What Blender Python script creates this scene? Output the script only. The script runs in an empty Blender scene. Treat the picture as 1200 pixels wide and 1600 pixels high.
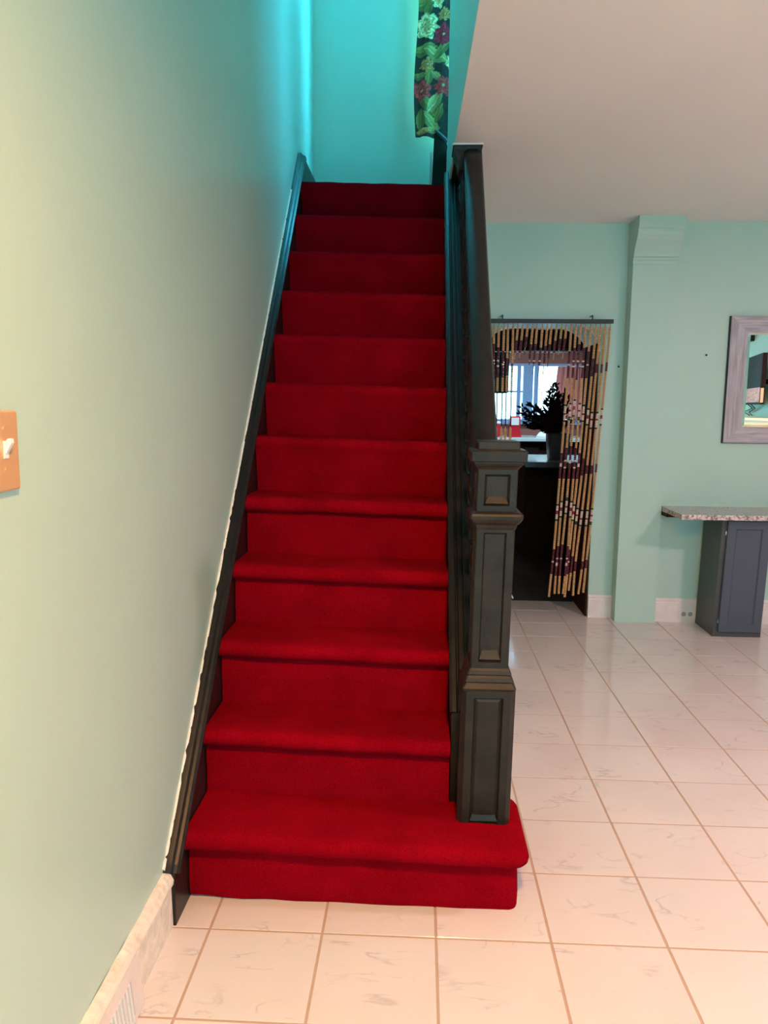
import bpy, bmesh, math, random
from mathutils import Vector, Matrix, noise
random.seed(7)
SC = bpy.context.scene
COL = SC.collection

# ------------------------------------------------------------------ camera
F_PX, PITCH, YAW, ROLL, CAM_H = 1190.64, 0.138683, 0.045889, 0.009989, 1.4055
cp, sp, cy, sy = math.cos(PITCH), math.sin(PITCH), math.cos(YAW), math.sin(YAW)
fw = Vector((-sy*cp, cy*cp, -sp)); rt = Vector((cy, sy, 0)); up = rt.cross(fw)
r2 = rt*math.cos(ROLL) + up*math.sin(ROLL); u2 = -rt*math.sin(ROLL) + up*math.cos(ROLL)
cd = bpy.data.cameras.new('camera'); cd.sensor_width = 36; cd.lens = F_PX*36/1600
cd.clip_start = 0.02; cd.clip_end = 60
cam = bpy.data.objects.new('camera', cd); COL.objects.link(cam)
M = Matrix.Identity(4)
for i in range(3):
    M[i][0], M[i][1], M[i][2] = r2[i], u2[i], -fw[i]
M.translation = Vector((0, 0, CAM_H)); cam.matrix_world = M
SC.camera = cam

# ------------------------------------------------------------------ world, exposure, light levels
w = bpy.data.worlds.new('world'); SC.world = w; w.use_nodes = True
w.node_tree.nodes['Background'].inputs[0].default_value = (.55, .75, 1, 1)
w.node_tree.nodes['Background'].inputs[1].default_value = .3
SC.view_settings.view_transform = 'Standard'; SC.view_settings.look = 'None'
SC.view_settings.exposure = 0.0; SC.view_settings.gamma = 1; SC.view_settings.use_curve_mapping = False
LAMP_A = ((1.0, .47, .15), 1180)     # flush ceiling lamp near the camera
LAMP_B = ((.92, .52, .57), 400)       # ceiling lamp in the right part of the room
DAY_STAIR = ((.07, .64, 1.0), 85)    # daylight in the stair window
DAY_SKY = ((.05, .75, 1.0), 12)     # daylight in the roof light over the landing
DAY_KITCHEN = ((.50, .92, 1.0), 3.4)  # daylight in the kitchen window
FILL_K = ((.70, .95, 1.10), 340)      # added fill lamp brightening the kitchen, hidden from view
FILL_FRONT = ((.14, .75, 1.0), 19)    # added fill glow, shaped as a window behind the camera

# ------------------------------------------------------------------ dimensions
XW = -.67          # left wall
CEIL = 2.56
YB = 5.085         # back wall left of the pier
YR = 5.02          # back wall right of the pier
XR = 4.4           # right wall
YF = -3.2          # front wall
RISE, RUN, YR1 = .2122, .198, 1.985
XL, XC = -.637, .105
TILT = .024
NSTEP = 12
LAND = NSTEP*RISE
YST = 4.83         # stairwell back wall
def sag(x): return -TILT*(x+.2)
def nosing(y): return RISE + (y-(YR1-.04))*RISE/RUN

# ------------------------------------------------------------------ materials
MATS = {}
def mat(name, col, rough=.5, metal=0, spec=.5, coat=0, bump=None, var=None, sheen=0, emit=None):
    if name in MATS: return MATS[name]
    m = bpy.data.materials.new(name); m.use_nodes = True; MATS[name] = m
    nt = m.node_tree; b = nt.nodes['Principled BSDF']
    b.inputs['Base Color'].default_value = (*col, 1); b.inputs['Roughness'].default_value = rough
    b.inputs['Metallic'].default_value = metal; b.inputs['Specular IOR Level'].default_value = spec
    b.inputs['Coat Weight'].default_value = coat; b.inputs['Coat Roughness'].default_value = .08
    b.inputs['Sheen Weight'].default_value = sheen
    tc = nt.nodes.new('ShaderNodeTexCoord')
    if var:      # (scale, amount, detail)
        n = nt.nodes.new('ShaderNodeTexNoise'); n.inputs['Scale'].default_value = var[0]; n.inputs['Detail'].default_value = var[2]
        r = nt.nodes.new('ShaderNodeValToRGB'); a = var[1]
        r.color_ramp.elements[0].position = .3; r.color_ramp.elements[1].position = .7
        r.color_ramp.elements[0].color = (*[c*(1-a) for c in col], 1); r.color_ramp.elements[1].color = (*[min(1, c*(1+a)) for c in col], 1)
        nt.links.new(tc.outputs['Object'], n.inputs['Vector']); nt.links.new(n.outputs['Fac'], r.inputs['Fac'])
        nt.links.new(r.outputs['Color'], b.inputs['Base Color'])
    if bump:     # list of (scale, strength, distance)
        prev = None
        for sc_, st, di in bump:
            n = nt.nodes.new('ShaderNodeTexNoise'); n.inputs['Scale'].default_value = sc_; n.inputs['Detail'].default_value = 3
            bp = nt.nodes.new('ShaderNodeBump'); bp.inputs['Strength'].default_value = st; bp.inputs['Distance'].default_value = di
            nt.links.new(tc.outputs['Object'], n.inputs['Vector']); nt.links.new(n.outputs['Fac'], bp.inputs['Height'])
            if prev: nt.links.new(prev.outputs['Normal'], bp.inputs['Normal'])
            prev = bp
        nt.links.new(prev.outputs['Normal'], b.inputs['Normal'])
    if emit:
        b.inputs['Emission Color'].default_value = (*emit[0], 1); b.inputs['Emission Strength'].default_value = emit[1]
    return m

PAINT = (.47, .66, .57)
mat('mint_paint', PAINT, .38, bump=[(2.2, .25, .02), (180, .06, .001)], var=(1.3, .035, 2))
mat('mint_paint_satin', PAINT, .30, bump=[(1.6, .5, .02), (9, .12, .004), (220, .08, .001)], var=(1.5, .03, 2))
mat('ceiling_paint', (.88, .84, .82), .75, bump=[(3, .1, .01)], var=(.8, .03, 2))
mat('white_trim', (.80, .72, .68), .42, bump=[(30, .2, .002)], var=(14, .06, 3))
mat('chipped_white', (.82, .76, .66), .55, bump=[(60, .7, .006)], var=(35, .12, 4))
mat('grout', (.50, .36, .27), .85)
mat('black_gloss', (.013, .012, .011), .36, spec=.26, bump=[(40, .18, .003), (6, .15, .01)], var=(25, .3, 3))
mat('black_post', (.017, .0135, .010), .46, spec=.28, bump=[(35, .3, .004), (140, .25, .0015)], var=(18, .35, 4))
mat('dark_brown', (.020, .008, .006), .6, spec=.2, var=(12, .3, 3))
mat('brown_jamb', (.05, .017, .009), .75, spec=.08, var=(20, .25, 4))
mat('kitchen_floor', (.050, .030, .022), .7, spec=.12, var=(6, .3, 4))
mat('kitchen_wall', (.34, .13, .10), .6, var=(2, .05, 2))
mat('kitchen_grey', (.22, .22, .25), .6)
mat('counter_white', (.72, .88, .90), .10, spec=.6, var=(9, .06, 4))
mat('counter_edge', (.06, .08, .11), .3)
mat('vase_grey', (.05, .055, .065), .55, var=(8, .1, 3))
mat('leaf_maroon', (.030, .008, .010), .6)
mat('stem_maroon', (.025, .012, .010), .7)
mat('red_plastic', (.55, .015, .03), .25, coat=.3)
mat('white_plastic', (.80, .80, .80), .3)
mat('win_frame_blue', (.26, .42, .68), .4)
mat('pink_curtain', (.72, .28, .25), .8)
mat('black_matte', (.008, .008, .009), .6)
mat('rod_black', (.015, .015, .018), .5)
mat('bead_tan', (.66, .37, .16), .42)
mat('bead_wine', (.13, .016, .026), .35)
mat('bead_white', (.80, .60, .50), .4)
mat('bead_green', (.012, .055, .022), .35)
mat('bead_red', (.33, .02, .03), .35)
mat('copper_plate', (.78, .47, .25), .34, metal=.35, bump=[(60, .1, .001)])
mat('slate_cabinet', (.066, .078, .112), .35, var=(5, .06, 2))
mat('slate_side', (.060, .064, .062), .38, var=(5, .08, 2))
mat('steel', (.6, .6, .62), .25, metal=1)
mat('mirror_glass', (.9, .92, .9), .01, metal=1)
mat('bevel_glass', (.75, .8, .76), .06, metal=1)
mat('tv_black', (.020, .012, .012), .6, spec=.15)
mat('lamp_metal', (.6, .55, .5), .4, metal=.8)
mat('dark_board', (.012, .05, .06), .4)
mat('cream_board', (.80, .74, .45), .5)
mat('cable', (.02, .02, .02), .5)
mat('pale_cord', (.55, .75, .85), .4)
mat('outlet_dark', (.36, .32, .31), .5)
mat('lamp_a_glow', (1, 1, 1), .5, emit=LAMP_A); mat('lamp_b_glow', (1, 1, 1), .5, emit=LAMP_B); mat('fill_k_glow', (1, 1, 1), .5, emit=FILL_K)
mat('day_stair', (1, 1, 1), .5, emit=DAY_STAIR); mat('day_sky', (1, 1, 1), .5, emit=DAY_SKY); mat('day_kitchen', (1, 1, 1), .5, emit=DAY_KITCHEN); mat('fill_front', (1, 1, 1), .5, emit=FILL_FRONT)

def carpet_mat():
    m = bpy.data.materials.new('red_carpet'); m.use_nodes = True; MATS['red_carpet'] = m
    nt = m.node_tree; b = nt.nodes['Principled BSDF']; L = nt.links.new
    tc = nt.nodes.new('ShaderNodeTexCoord')
    n1 = nt.nodes.new('ShaderNodeTexNoise'); n1.inputs['Scale'].default_value = 7; n1.inputs['Detail'].default_value = 3
    n2 = nt.nodes.new('ShaderNodeTexNoise'); n2.inputs['Scale'].default_value = 260; n2.inputs['Detail'].default_value = 2
    r1 = nt.nodes.new('ShaderNodeValToRGB'); r1.color_ramp.elements[0].position = .32; r1.color_ramp.elements[1].position = .68
    r1.color_ramp.elements[0].color = (.245, .0012, .0065, 1); r1.color_ramp.elements[1].color = (.31, .0018, .009, 1)
    r2_ = nt.nodes.new('ShaderNodeValToRGB'); r2_.color_ramp.elements[0].position = .3; r2_.color_ramp.elements[1].position = .7
    r2_.color_ramp.elements[0].color = (.72, .72, .72, 1); r2_.color_ramp.elements[1].color = (1.1, 1.1, 1.1, 1)
    mx = nt.nodes.new('ShaderNodeMix'); mx.data_type = 'RGBA'; mx.blend_type = 'MULTIPLY'; mx.inputs[0].default_value = 1
    bp = nt.nodes.new('ShaderNodeBump'); bp.inputs['Strength'].default_value = .8; bp.inputs['Distance'].default_value = .004
    for n in (n1, n2): L(tc.outputs['Object'], n.inputs['Vector'])
    L(n1.outputs['Fac'], r1.inputs['Fac']); L(n2.outputs['Fac'], r2_.inputs['Fac'])
    L(r1.outputs['Color'], mx.inputs[6]); L(r2_.outputs['Color'], mx.inputs[7]); L(mx.outputs[2], b.inputs['Base Color'])
    L(n2.outputs['Fac'], bp.inputs['Height']); L(bp.outputs['Normal'], b.inputs['Normal'])
    b.inputs['Roughness'].default_value = .95; b.inputs['Specular IOR Level'].default_value = .01
    b.inputs['Sheen Weight'].default_value = .03; b.inputs['Sheen Tint'].default_value = (.9, .05, .08, 1); b.inputs['Sheen Roughness'].default_value = .5
carpet_mat()

def tile_mat():
    m = bpy.data.materials.new('marble_tile'); m.use_nodes = True; MATS['marble_tile'] = m
    nt = m.node_tree; b = nt.nodes['Principled BSDF']; L = nt.links.new
    tc = nt.nodes.new('ShaderNodeTexCoord'); oi = nt.nodes.new('ShaderNodeObjectInfo')
    ad = nt.nodes.new('ShaderNodeVectorMath'); ad.operation = 'MULTIPLY_ADD'
    cmb = nt.nodes.new('ShaderNodeCombineXYZ')
    for i in range(3): L(oi.outputs['Random'], cmb.inputs[i])
    ad.inputs[1].default_value = (37, 53, 19); L(cmb.outputs[0], ad.inputs[0]); L(tc.outputs['Object'], ad.inputs[2])
    n = nt.nodes.new('ShaderNodeTexNoise'); n.inputs['Scale'].default_value = 4.0; n.inputs['Detail'].default_value = 7; n.inputs['Distortion'].default_value = .9
    mpp = nt.nodes.new('ShaderNodeMapping'); mpp.inputs['Rotation'].default_value = (0, 0, .75); mpp.inputs['Scale'].default_value = (1, 2.6, 1)
    L(ad.outputs[0], mpp.inputs['Vector']); L(mpp.outputs[0], n.inputs['Vector'])
    s = nt.nodes.new('ShaderNodeMath'); s.operation = 'SUBTRACT'; s.inputs[1].default_value = .5; L(n.outputs['Fac'], s.inputs[0])
    a = nt.nodes.new('ShaderNodeMath'); a.operation = 'ABSOLUTE'; L(s.outputs[0], a.inputs[0])
    r = nt.nodes.new('ShaderNodeValToRGB'); r.color_ramp.elements[0].position = 0; r.color_ramp.elements[1].position = .022
    r.color_ramp.elements[0].color = (.55, .55, .55, 1); r.color_ramp.elements[1].color = (0, 0, 0, 1); L(a.outputs[0], r.inputs['Fac'])
    n3 = nt.nodes.new('ShaderNodeTexNoise'); n3.inputs['Scale'].default_value = 7.0; n3.inputs['Detail'].default_value = 2; L(ad.outputs[0], n3.inputs['Vector'])
    r3 = nt.nodes.new('ShaderNodeValToRGB'); r3.color_ramp.elements[0].position = .52; r3.color_ramp.elements[1].position = .66
    L(n3.outputs['Fac'], r3.inputs['Fac'])
    mu = nt.nodes.new('ShaderNodeMath'); mu.operation = 'MULTIPLY'; L(r.outputs['Color'], mu.inputs[0]); L(r3.outputs['Color'], mu.inputs[1])
    mx = nt.nodes.new('ShaderNodeMix'); mx.data_type = 'RGBA'; mx.inputs[6].default_value = (.76, .715, .69, 1); mx.inputs[7].default_value = (.42, .40, .42, 1)
    L(mu.outputs[0], mx.inputs[0])
    n4 = nt.nodes.new('ShaderNodeTexNoise'); n4.inputs['Scale'].default_value = 2.2; n4.inputs['Detail'].default_value = 3; L(ad.outputs[0], n4.inputs['Vector'])
    r4 = nt.nodes.new('ShaderNodeValToRGB'); r4.color_ramp.elements[0].position = .35; r4.color_ramp.elements[1].position = .65
    r4.color_ramp.elements[0].color = (.93, .93, .94, 1); r4.color_ramp.elements[1].color = (1, 1, 1, 1); L(n4.outputs['Fac'], r4.inputs['Fac'])
    m2 = nt.nodes.new('ShaderNodeMix'); m2.data_type = 'RGBA'; m2.blend_type = 'MULTIPLY'; m2.inputs[0].default_value = 1
    L(mx.outputs[2], m2.inputs[6]); L(r4.outputs['Color'], m2.inputs[7]); L(m2.outputs[2], b.inputs['Base Color'])
    b.inputs['Roughness'].default_value = .085; b.inputs['Specular IOR Level'].default_value = .55
    n5 = nt.nodes.new('ShaderNodeTexNoise'); n5.inputs['Scale'].default_value = 9; L(ad.outputs[0], n5.inputs['Vector'])
    bp = nt.nodes.new('ShaderNodeBump'); bp.inputs['Strength'].default_value = .12; bp.inputs['Distance'].default_value = .003
    L(n5.outputs['Fac'], bp.inputs['Height']); L(bp.outputs['Normal'], b.inputs['Normal'])
tile_mat()

def wave_mat(name, c1, c2, scale, axis, dist=6, rough=.5):
    m = bpy.data.materials.new(name); m.use_nodes = True; MATS[name] = m
    nt = m.node_tree; b = nt.nodes['Principled BSDF']; L = nt.links.new
    tc = nt.nodes.new('ShaderNodeTexCoord'); mp = nt.nodes.new('ShaderNodeMapping')
    mp.inputs['Scale'].default_value = {'X': (.06, 1, 1), 'Z': (1, 1, .06)}[axis]
    n = nt.nodes.new('ShaderNodeTexNoise'); n.inputs['Scale'].default_value = scale; n.inputs['Detail'].default_value = 5; n.inputs['Distortion'].default_value = .6
    r = nt.nodes.new('ShaderNodeValToRGB'); r.color_ramp.elements[0].position = .35; r.color_ramp.elements[1].position = .65
    r.color_ramp.elements[0].color = (*c1, 1); r.color_ramp.elements[1].color = (*c2, 1)
    bp = nt.nodes.new('ShaderNodeBump'); bp.inputs['Strength'].default_value = .5; bp.inputs['Distance'].default_value = .002
    L(tc.outputs['Object'], mp.inputs['Vector']); L(mp.outputs[0], n.inputs['Vector']); L(n.outputs['Fac'], r.inputs['Fac'])
    L(r.outputs['Color'], b.inputs['Base Color']); L(n.outputs['Fac'], bp.inputs['Height']); L(bp.outputs['Normal'], b.inputs['Normal'])
    b.inputs['Roughness'].default_value = rough
wave_mat('grey_wood_z', (.36, .31, .35), (.54, .49, .54), 90, 'Z')
wave_mat('grey_wood_x', (.36, .31, .35), (.54, .49, .54), 90, 'X')

def speck_mat(name, cols, scale, rough):
    m = bpy.data.materials.new(name); m.use_nodes = True; MATS[name] = m
    nt = m.node_tree; b = nt.nodes['Principled BSDF']; L = nt.links.new
    tc = nt.nodes.new('ShaderNodeTexCoord'); n = nt.nodes.new('ShaderNodeTexNoise'); n.inputs['Scale'].default_value = scale; n.inputs['Detail'].default_value = 4
    r = nt.nodes.new('ShaderNodeValToRGB'); e = r.color_ramp.elements
    e[0].position = .36; e[0].color = (*cols[0], 1); e[1].position = .64; e[1].color = (*cols[2], 1)
    k = e.new(.5); k.color = (*cols[1], 1)
    L(tc.outputs['Object'], n.inputs['Vector']); L(n.outputs['Fac'], r.inputs['Fac']); L(r.outputs['Color'], b.inputs['Base Color'])
    b.inputs['Roughness'].default_value = rough
speck_mat('granite', ((.13, .11, .10), (.42, .37, .35), (.60, .55, .52)), 95, .14)
speck_mat('granite_cut', ((.20, .16, .15), (.58, .48, .45), (.78, .68, .64)), 70, .7)
speck_mat('tv_reflection', ((.45, .12, .11), (.75, .52, .46), (.30, .05, .05)), 26, .5)  # colours of the room reflection painted on the TV screen

def print_mat():
    m = bpy.data.materials.new('floral_cloth'); m.use_nodes = True; MATS['floral_cloth'] = m
    nt = m.node_tree; b = nt.nodes['Principled BSDF']
    a = nt.nodes.new('ShaderNodeVertexColor'); a.layer_name = 'print'
    nt.links.new(a.outputs['Color'], b.inputs['Base Color']); b.inputs['Roughness'].default_value = .85
    n = nt.nodes.new('ShaderNodeTexNoise'); n.inputs['Scale'].default_value = 400
    tc = nt.nodes.new('ShaderNodeTexCoord'); bp = nt.nodes.new('ShaderNodeBump'); bp.inputs['Strength'].default_value = .3; bp.inputs['Distance'].default_value = .001
    nt.links.new(tc.outputs['Object'], n.inputs['Vector']); nt.links.new(n.outputs['Fac'], bp.inputs['Height']); nt.links.new(bp.outputs['Normal'], b.inputs['Normal'])
print_mat()

# ------------------------------------------------------------------ helpers
def link(name, me, material=None, parent=None, smooth=False):
    o = bpy.data.objects.new(name, me); COL.objects.link(o)
    if material is not None and not me.materials:
        for k in (material if isinstance(material, (list, tuple)) else [material]): me.materials.append(MATS[k])
    if smooth:
        for p in me.polygons: p.use_smooth = True
    if parent: o.parent = parent
    return o
def from_bm(name, bm, material, parent=None, smooth=False):
    bmesh.ops.recalc_face_normals(bm, faces=bm.faces)
    me = bpy.data.meshes.new(name); bm.to_mesh(me); bm.free()
    return link(name, me, material, parent, smooth)
def add_box(bm, x0, x1, y0, y1, z0, z1, bevel=0, seg=2, mi=0):
    r = bmesh.ops.create_cube(bm, size=1)
    vs = r['verts']
    for v in vs: v.co = Vector(((x0+x1)/2+v.co.x*(x1-x0), (y0+y1)/2+v.co.y*(y1-y0), (z0+z1)/2+v.co.z*(z1-z0)))
    fs = {f for v in vs for f in v.link_faces}
    for f in fs: f.material_index = mi
    if bevel:
        es = list({e for v in vs for e in v.link_edges})
        bmesh.ops.bevel(bm, geom=es, offset=bevel, segments=seg, profile=.5, affect='EDGES')
    return vs
def box(name, x0, x1, y0, y1, z0, z1, material, parent=None, bevel=0, seg=2):
    bm = bmesh.new(); add_box(bm, x0, x1, y0, y1, z0, z1, bevel, seg)
    return from_bm(name, bm, material, parent)
def add_tube(bm, pts, rad, seg=8, cap=True, mi=0):
    rings = []
    n = len(pts); pts = [Vector(p) for p in pts]
    for i, p in enumerate(pts):
        d = (pts[min(i+1, n-1)]-pts[max(i-1, 0)]).normalized()
        a = d.orthogonal() if abs(d.z) > .95 else d.cross(Vector((0, 0, 1)))
        a.normalize(); b = d.cross(a)
        rr = rad[i] if isinstance(rad, (list, tuple)) else rad
        rings.append([bm.verts.new(p+a*rr*math.cos(2*math.pi*k/seg)+b*rr*math.sin(2*math.pi*k/seg)) for k in range(seg)])
    for i in range(n-1):
        for k in range(seg):
            f = bm.faces.new((rings[i][k], rings[i][(k+1) % seg], rings[i+1][(k+1) % seg], rings[i+1][k])); f.material_index = mi
    if cap:
        for rg in (rings[0], rings[-1]):
            f = bm.faces.new(rg); f.material_index = mi
def add_lathe(bm, prof, cx, cy_, seg=12, lean=0, z0=0):
    rings = []
    for r, z in prof:
        rings.append([bm.verts.new((cx+lean*(z-z0)+r*math.cos(2*math.pi*k/seg), cy_+r*math.sin(2*math.pi*k/seg), z)) for k in range(seg)])
    for i in range(len(prof)-1):
        for k in range(seg):
            bm.faces.new((rings[i][k], rings[i][(k+1) % seg], rings[i+1][(k+1) % seg], rings[i+1][k]))
    bm.faces.new(rings[0]); bm.faces.new(rings[-1])
def add_prism(bm, poly, x0, x1, fn=None, axis='X', nx=1):
    """polygon in (Y,z) swept along X (or polygon in (X,z) swept along Y); fn maps each point"""
    layers = []
    for i in range(nx+1):
        t = x0+(x1-x0)*i/nx
        lay = []
        for a, z in poly:
            p = Vector((t, a, z)) if axis == 'X' else Vector((a, t, z))
            lay.append(bm.verts.new(fn(p) if fn else p))
        layers.append(lay)
    n = len(poly)
    for i in range(nx):
        for k in range(n):
            bm.faces.new((layers[i][k], layers[i][(k+1) % n], layers[i+1][(k+1) % n], layers[i+1][k]))
    bm.faces.new(layers[0]); bm.faces.new(layers[-1])
def prism(name, poly, x0, x1, material, parent=None, fn=None, axis='X', nx=1, smooth=False):
    bm = bmesh.new(); add_prism(bm, poly, x0, x1, fn, axis, nx)
    return from_bm(name, bm, material, parent, smooth)
def empty(name, loc=(0, 0, 0)):
    o = bpy.data.objects.new(name, None); COL.objects.link(o); o.empty_display_size = .05
    o.location = loc; return o
def tag(o, label, cat, group=None):
    o['label'] = label; o['category'] = cat
    if group: o['group'] = group
    return o
def struct(o, label=None):
    o['kind'] = 'structure'
    if label: o['label'] = label
    return o
def adopt(parent):
    """objects were built in world coordinates: children of a moved empty keep their place"""
    inv = Matrix.Translation(parent.location).inverted()
    for c in parent.children: c.matrix_parent_inverse = inv
def lab(o, text): o['label'] = text; return o
def smooth_by_angle(o, ang=.6):
    for p in o.data.polygons: p.use_smooth = True
    bm = bmesh.new(); bm.from_mesh(o.data)
    for e in bm.edges:
        if len(e.link_faces) == 2 and e.calc_face_angle(0) > ang: e.smooth = False
    bm.to_mesh(o.data); bm.free()
    return o

# ------------------------------------------------------------------ floor with its tiles
T = .305; TX0, TY0 = .3694, 1.862; G = .0035; TT = .008
fl = struct(box('floor', XW-.1, XR+.1, YF-.1, 5.49, -.12, -.0012, 'grout'), 'white marble-look tiled floor with tan grout lines')
tile_me = {}
def tile_mesh(wx, wy):
    k = (round(wx, 4), round(wy, 4))
    if k not in tile_me:
        bm = bmesh.new(); hx, hy, b = wx/2-G, wy/2-G, .0006
        lo = [bm.verts.new((sx*hx, sy_*hy, -TT)) for sx, sy_ in ((-1, -1), (1, -1), (1, 1), (-1, 1))]
        mi_ = [bm.verts.new((sx*hx, sy_*hy, -b)) for sx, sy_ in ((-1, -1), (1, -1), (1, 1), (-1, 1))]
        hi = [bm.verts.new((sx*(hx-b), sy_*(hy-b), 0)) for sx, sy_ in ((-1, -1), (1, -1), (1, 1), (-1, 1))]
        for A, B in ((lo, mi_), (mi_, hi)):
            for i in range(4): bm.faces.new((A[i], A[(i+1) % 4], B[(i+1) % 4], B[i]))
        bm.faces.new(hi); bmesh.ops.recalc_face_normals(bm, faces=bm.faces)
        me = bpy.data.meshes.new('tile'); bm.to_mesh(me); bm.free(); me.materials.append(MATS['marble_tile']); tile_me[k] = me
    return tile_me[k]
field = bmesh.new()
for i in range(-4, 14):
    for j in range(-17, 12):
        x0, x1 = TX0+i*T, TX0+(i+1)*T; y0, y1 = TY0+j*T, TY0+(j+1)*T
        x0, x1 = max(x0, XW), min(x1, XR); y0, y1 = max(y0, YF), min(y1, 5.49)
        if x1-x0 < .02 or y1-y0 < .02: continue
        if y0 > YB and not (x1 > .42 and x0 < 1.16): continue
        if x1 < .25 and y0 > 2.2: continue
        if y0 > 5.0 and (x0 > 1.3): continue
        c = ((x0+x1)/2, (y0+y1)/2)
        if y1 > .75 and x0 < 3.2:
            o = bpy.data.objects.new('tile', tile_mesh(x1-x0, y1-y0)); COL.objects.link(o); o.parent = fl
            o.location = (c[0], c[1], random.uniform(-.0004, .0004))
        else:
            add_box(field, x0+G, x1-G, y0+G, y1-G, -TT, 0)
fo = from_bm('tile_field', field, 'marble_tile', fl); fo['kind'] = 'stuff'

# ------------------------------------------------------------------ room shell
struct(box('wall_left', XW-.12, XW, YF, YST+.4, -.1, 5.2, 'mint_paint_satin'), 'long mint green plaster wall beside the red stairs')
OPY = 1.55     # front edge of the stairwell opening
struct(box('wall_front', XW-.1, XR+.1, YF-.12, YF, -.1, CEIL, 'mint_paint'))
struct(box('wall_right', XR, XR+.12, YF, YR+.1, -.1, CEIL, 'mint_paint'))
bm = bmesh.new()
def stair_wall_x(y): return .150-(y-2.36)*.0125
add_box(bm, XW-.1, .150, YF, OPY, CEIL, CEIL+.25)
pts = [(.160, YF), (stair_wall_x(OPY)+.0005, OPY), (stair_wall_x(5.2)+.0005, 5.2), (XR+.1, 5.2), (XR+.1, YF)]
lo = [bm.verts.new((x, y, CEIL)) for x, y in pts]; hi = [bm.verts.new((x, y, CEIL+.25)) for x, y in pts]
bm.faces.new(lo); bm.faces.new(hi)
for i in range(5): bm.faces.new((lo[i], lo[(i+1) % 5], hi[(i+1) % 5], hi[i]))
struct(from_bm('ceiling', bm, 'ceiling_paint'), 'smooth pinkish white ceiling with the stairwell opening')
# wall over the right edge of the stair opening
bm = bmesh.new()
pl = [(stair_wall_x(OPY), OPY), (stair_wall_x(4.42), 4.42)]
v = []
for z in (CEIL+.002, 4.9):
    for (x, y) in pl: v += [bm.verts.new((x, y, z)), bm.verts.new((x+.11, y, z))]
for q in ((0, 1, 3, 2), (4, 5, 7, 6), (0, 2, 6, 4), (1, 3, 7, 5), (0, 1, 5, 4), (2, 3, 7, 6)): bm.faces.new([v[k] for k in q])
struct(from_bm('wall_stairwell_right', bm, 'mint_paint_satin'), 'narrow green wall above the ceiling edge right of the stairs')
# stairwell back wall with the window opening
WX0, WX1, WZ0, WZ1 = .06, .78, 3.08, 4.55
bm = bmesh.new()
add_box(bm, XW-.1, WX0, YST, YST+.14, 2.3, 5.2); add_box(bm, WX1, 1.7, YST, YST+.14, CEIL+.01, 5.2)
add_box(bm, WX0, WX1, YST, YST+.14, CEIL+.01, WZ0); add_box(bm, WX0, WX1, YST, YST+.14, WZ1, 5.2)
struct(from_bm('wall_stairwell_back', bm, 'mint_paint'), 'green wall at the head of the stairs')
SX0, SX1, SY0, SY1 = -.60, .05, 4.20, 4.78
bm = bmesh.new()
add_box(bm, XW-.1, SX0, OPY-.1, YST+.2, 4.9, 5.0); add_box(bm, SX1, 1.8, OPY-.1, YST+.2, 4.9, 5.0)
add_box(bm, SX0, SX1, OPY-.1, SY0, 4.9, 5.0); add_box(bm, SX0, SX1, SY1, YST+.2, 4.9, 5.0)
struct(from_bm('ceiling_upper', bm, 'ceiling_paint'))
rl = struct(empty('window_4', ((SX0+SX1)/2, (SY0+SY1)/2, 4.9)), 'roof light over the landing')
bm = bmesh.new()
for a in ((SX0, SX0+.03, SY0, SY1), (SX1-.03, SX1, SY0, SY1), (SX0, SX1, SY0, SY0+.03), (SX0, SX1, SY1-.03, SY1)): add_box(bm, *a, 4.92, 4.97)
from_bm('window_frame', bm, 'white_trim', rl); box('pane', SX0+.02, SX1-.02, SY0+.02, SY1-.02, 4.94, 4.95, 'day_sky', rl); adopt(rl)
struct(box('wall_upper_front', XW-.1, 1.8, OPY-.12, OPY, CEIL+.25, 4.95, 'mint_paint'))
struct(box('wall_upper_right', 1.6, 1.72, OPY, YST+.1, CEIL+.25, 4.95, 'mint_paint'))
struct(box('floor_upper', stair_wall_x(4.4)+.12, 1.6, OPY, YST, CEIL+.251, CEIL+.27, 'dark_brown'))
# stair window
wn = struct(empty('window_1', ((WX0+WX1)/2, YST+.07, WZ0)), 'bright stair window behind the floral curtain')
bm = bmesh.new()
for a in ((WX0, WX0+.05, WZ0, WZ1), (WX1-.05, WX1, WZ0, WZ1), (WX0, WX1, WZ0, WZ0+.05), (WX0, WX1, WZ1-.05, WZ1), (WX0, WX1, 3.79, 3.84)):
    add_box(bm, a[0], a[1], YST+.03, YST+.09, a[2], a[3])
from_bm('window_frame', bm, 'white_trim', wn)
box('pane', WX0+.04, WX1-.04, YST+.065, YST+.072, WZ0+.04, WZ1-.04, 'day_stair', wn); adopt(wn)

# back wall with the arched doorway, the thinner stretch right of the pier
AX0, AX1, AZ = .425, 1.152, 1.950
def arch_pts(n=10, grow=0):
    rx, rz = .225, .185; P = [(AX0-grow, 0)]
    for k in range(n+1):
        a = math.pi-math.pi/2*k/n; P.append((AX0+rx+(rx+grow)*math.cos(a), AZ-rz+(rz+grow)*math.sin(a)))
    for k in range(n+1):
        a = math.pi/2-math.pi/2*k/n; P.append((AX1-rx+(rx+grow)*math.cos(a), AZ-rz+(rz+grow)*math.sin(a)))
    P.append((AX1+grow, 0)); return P
ap = arch_pts()
poly = [(-.1, 0)]+ap+[(1.60, 0), (1.60, CEIL), (-.1, CEIL)]
struct(prism('wall_back', poly, YB, 5.49, 'mint_paint', axis='Y'), 'mint green back wall with the arched kitchen doorway')
struct(box('wall_back_right', 1.55, XR, YR, YR+.2, -.05, CEIL, 'mint_paint'), 'mint green wall carrying the mirror')
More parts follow.
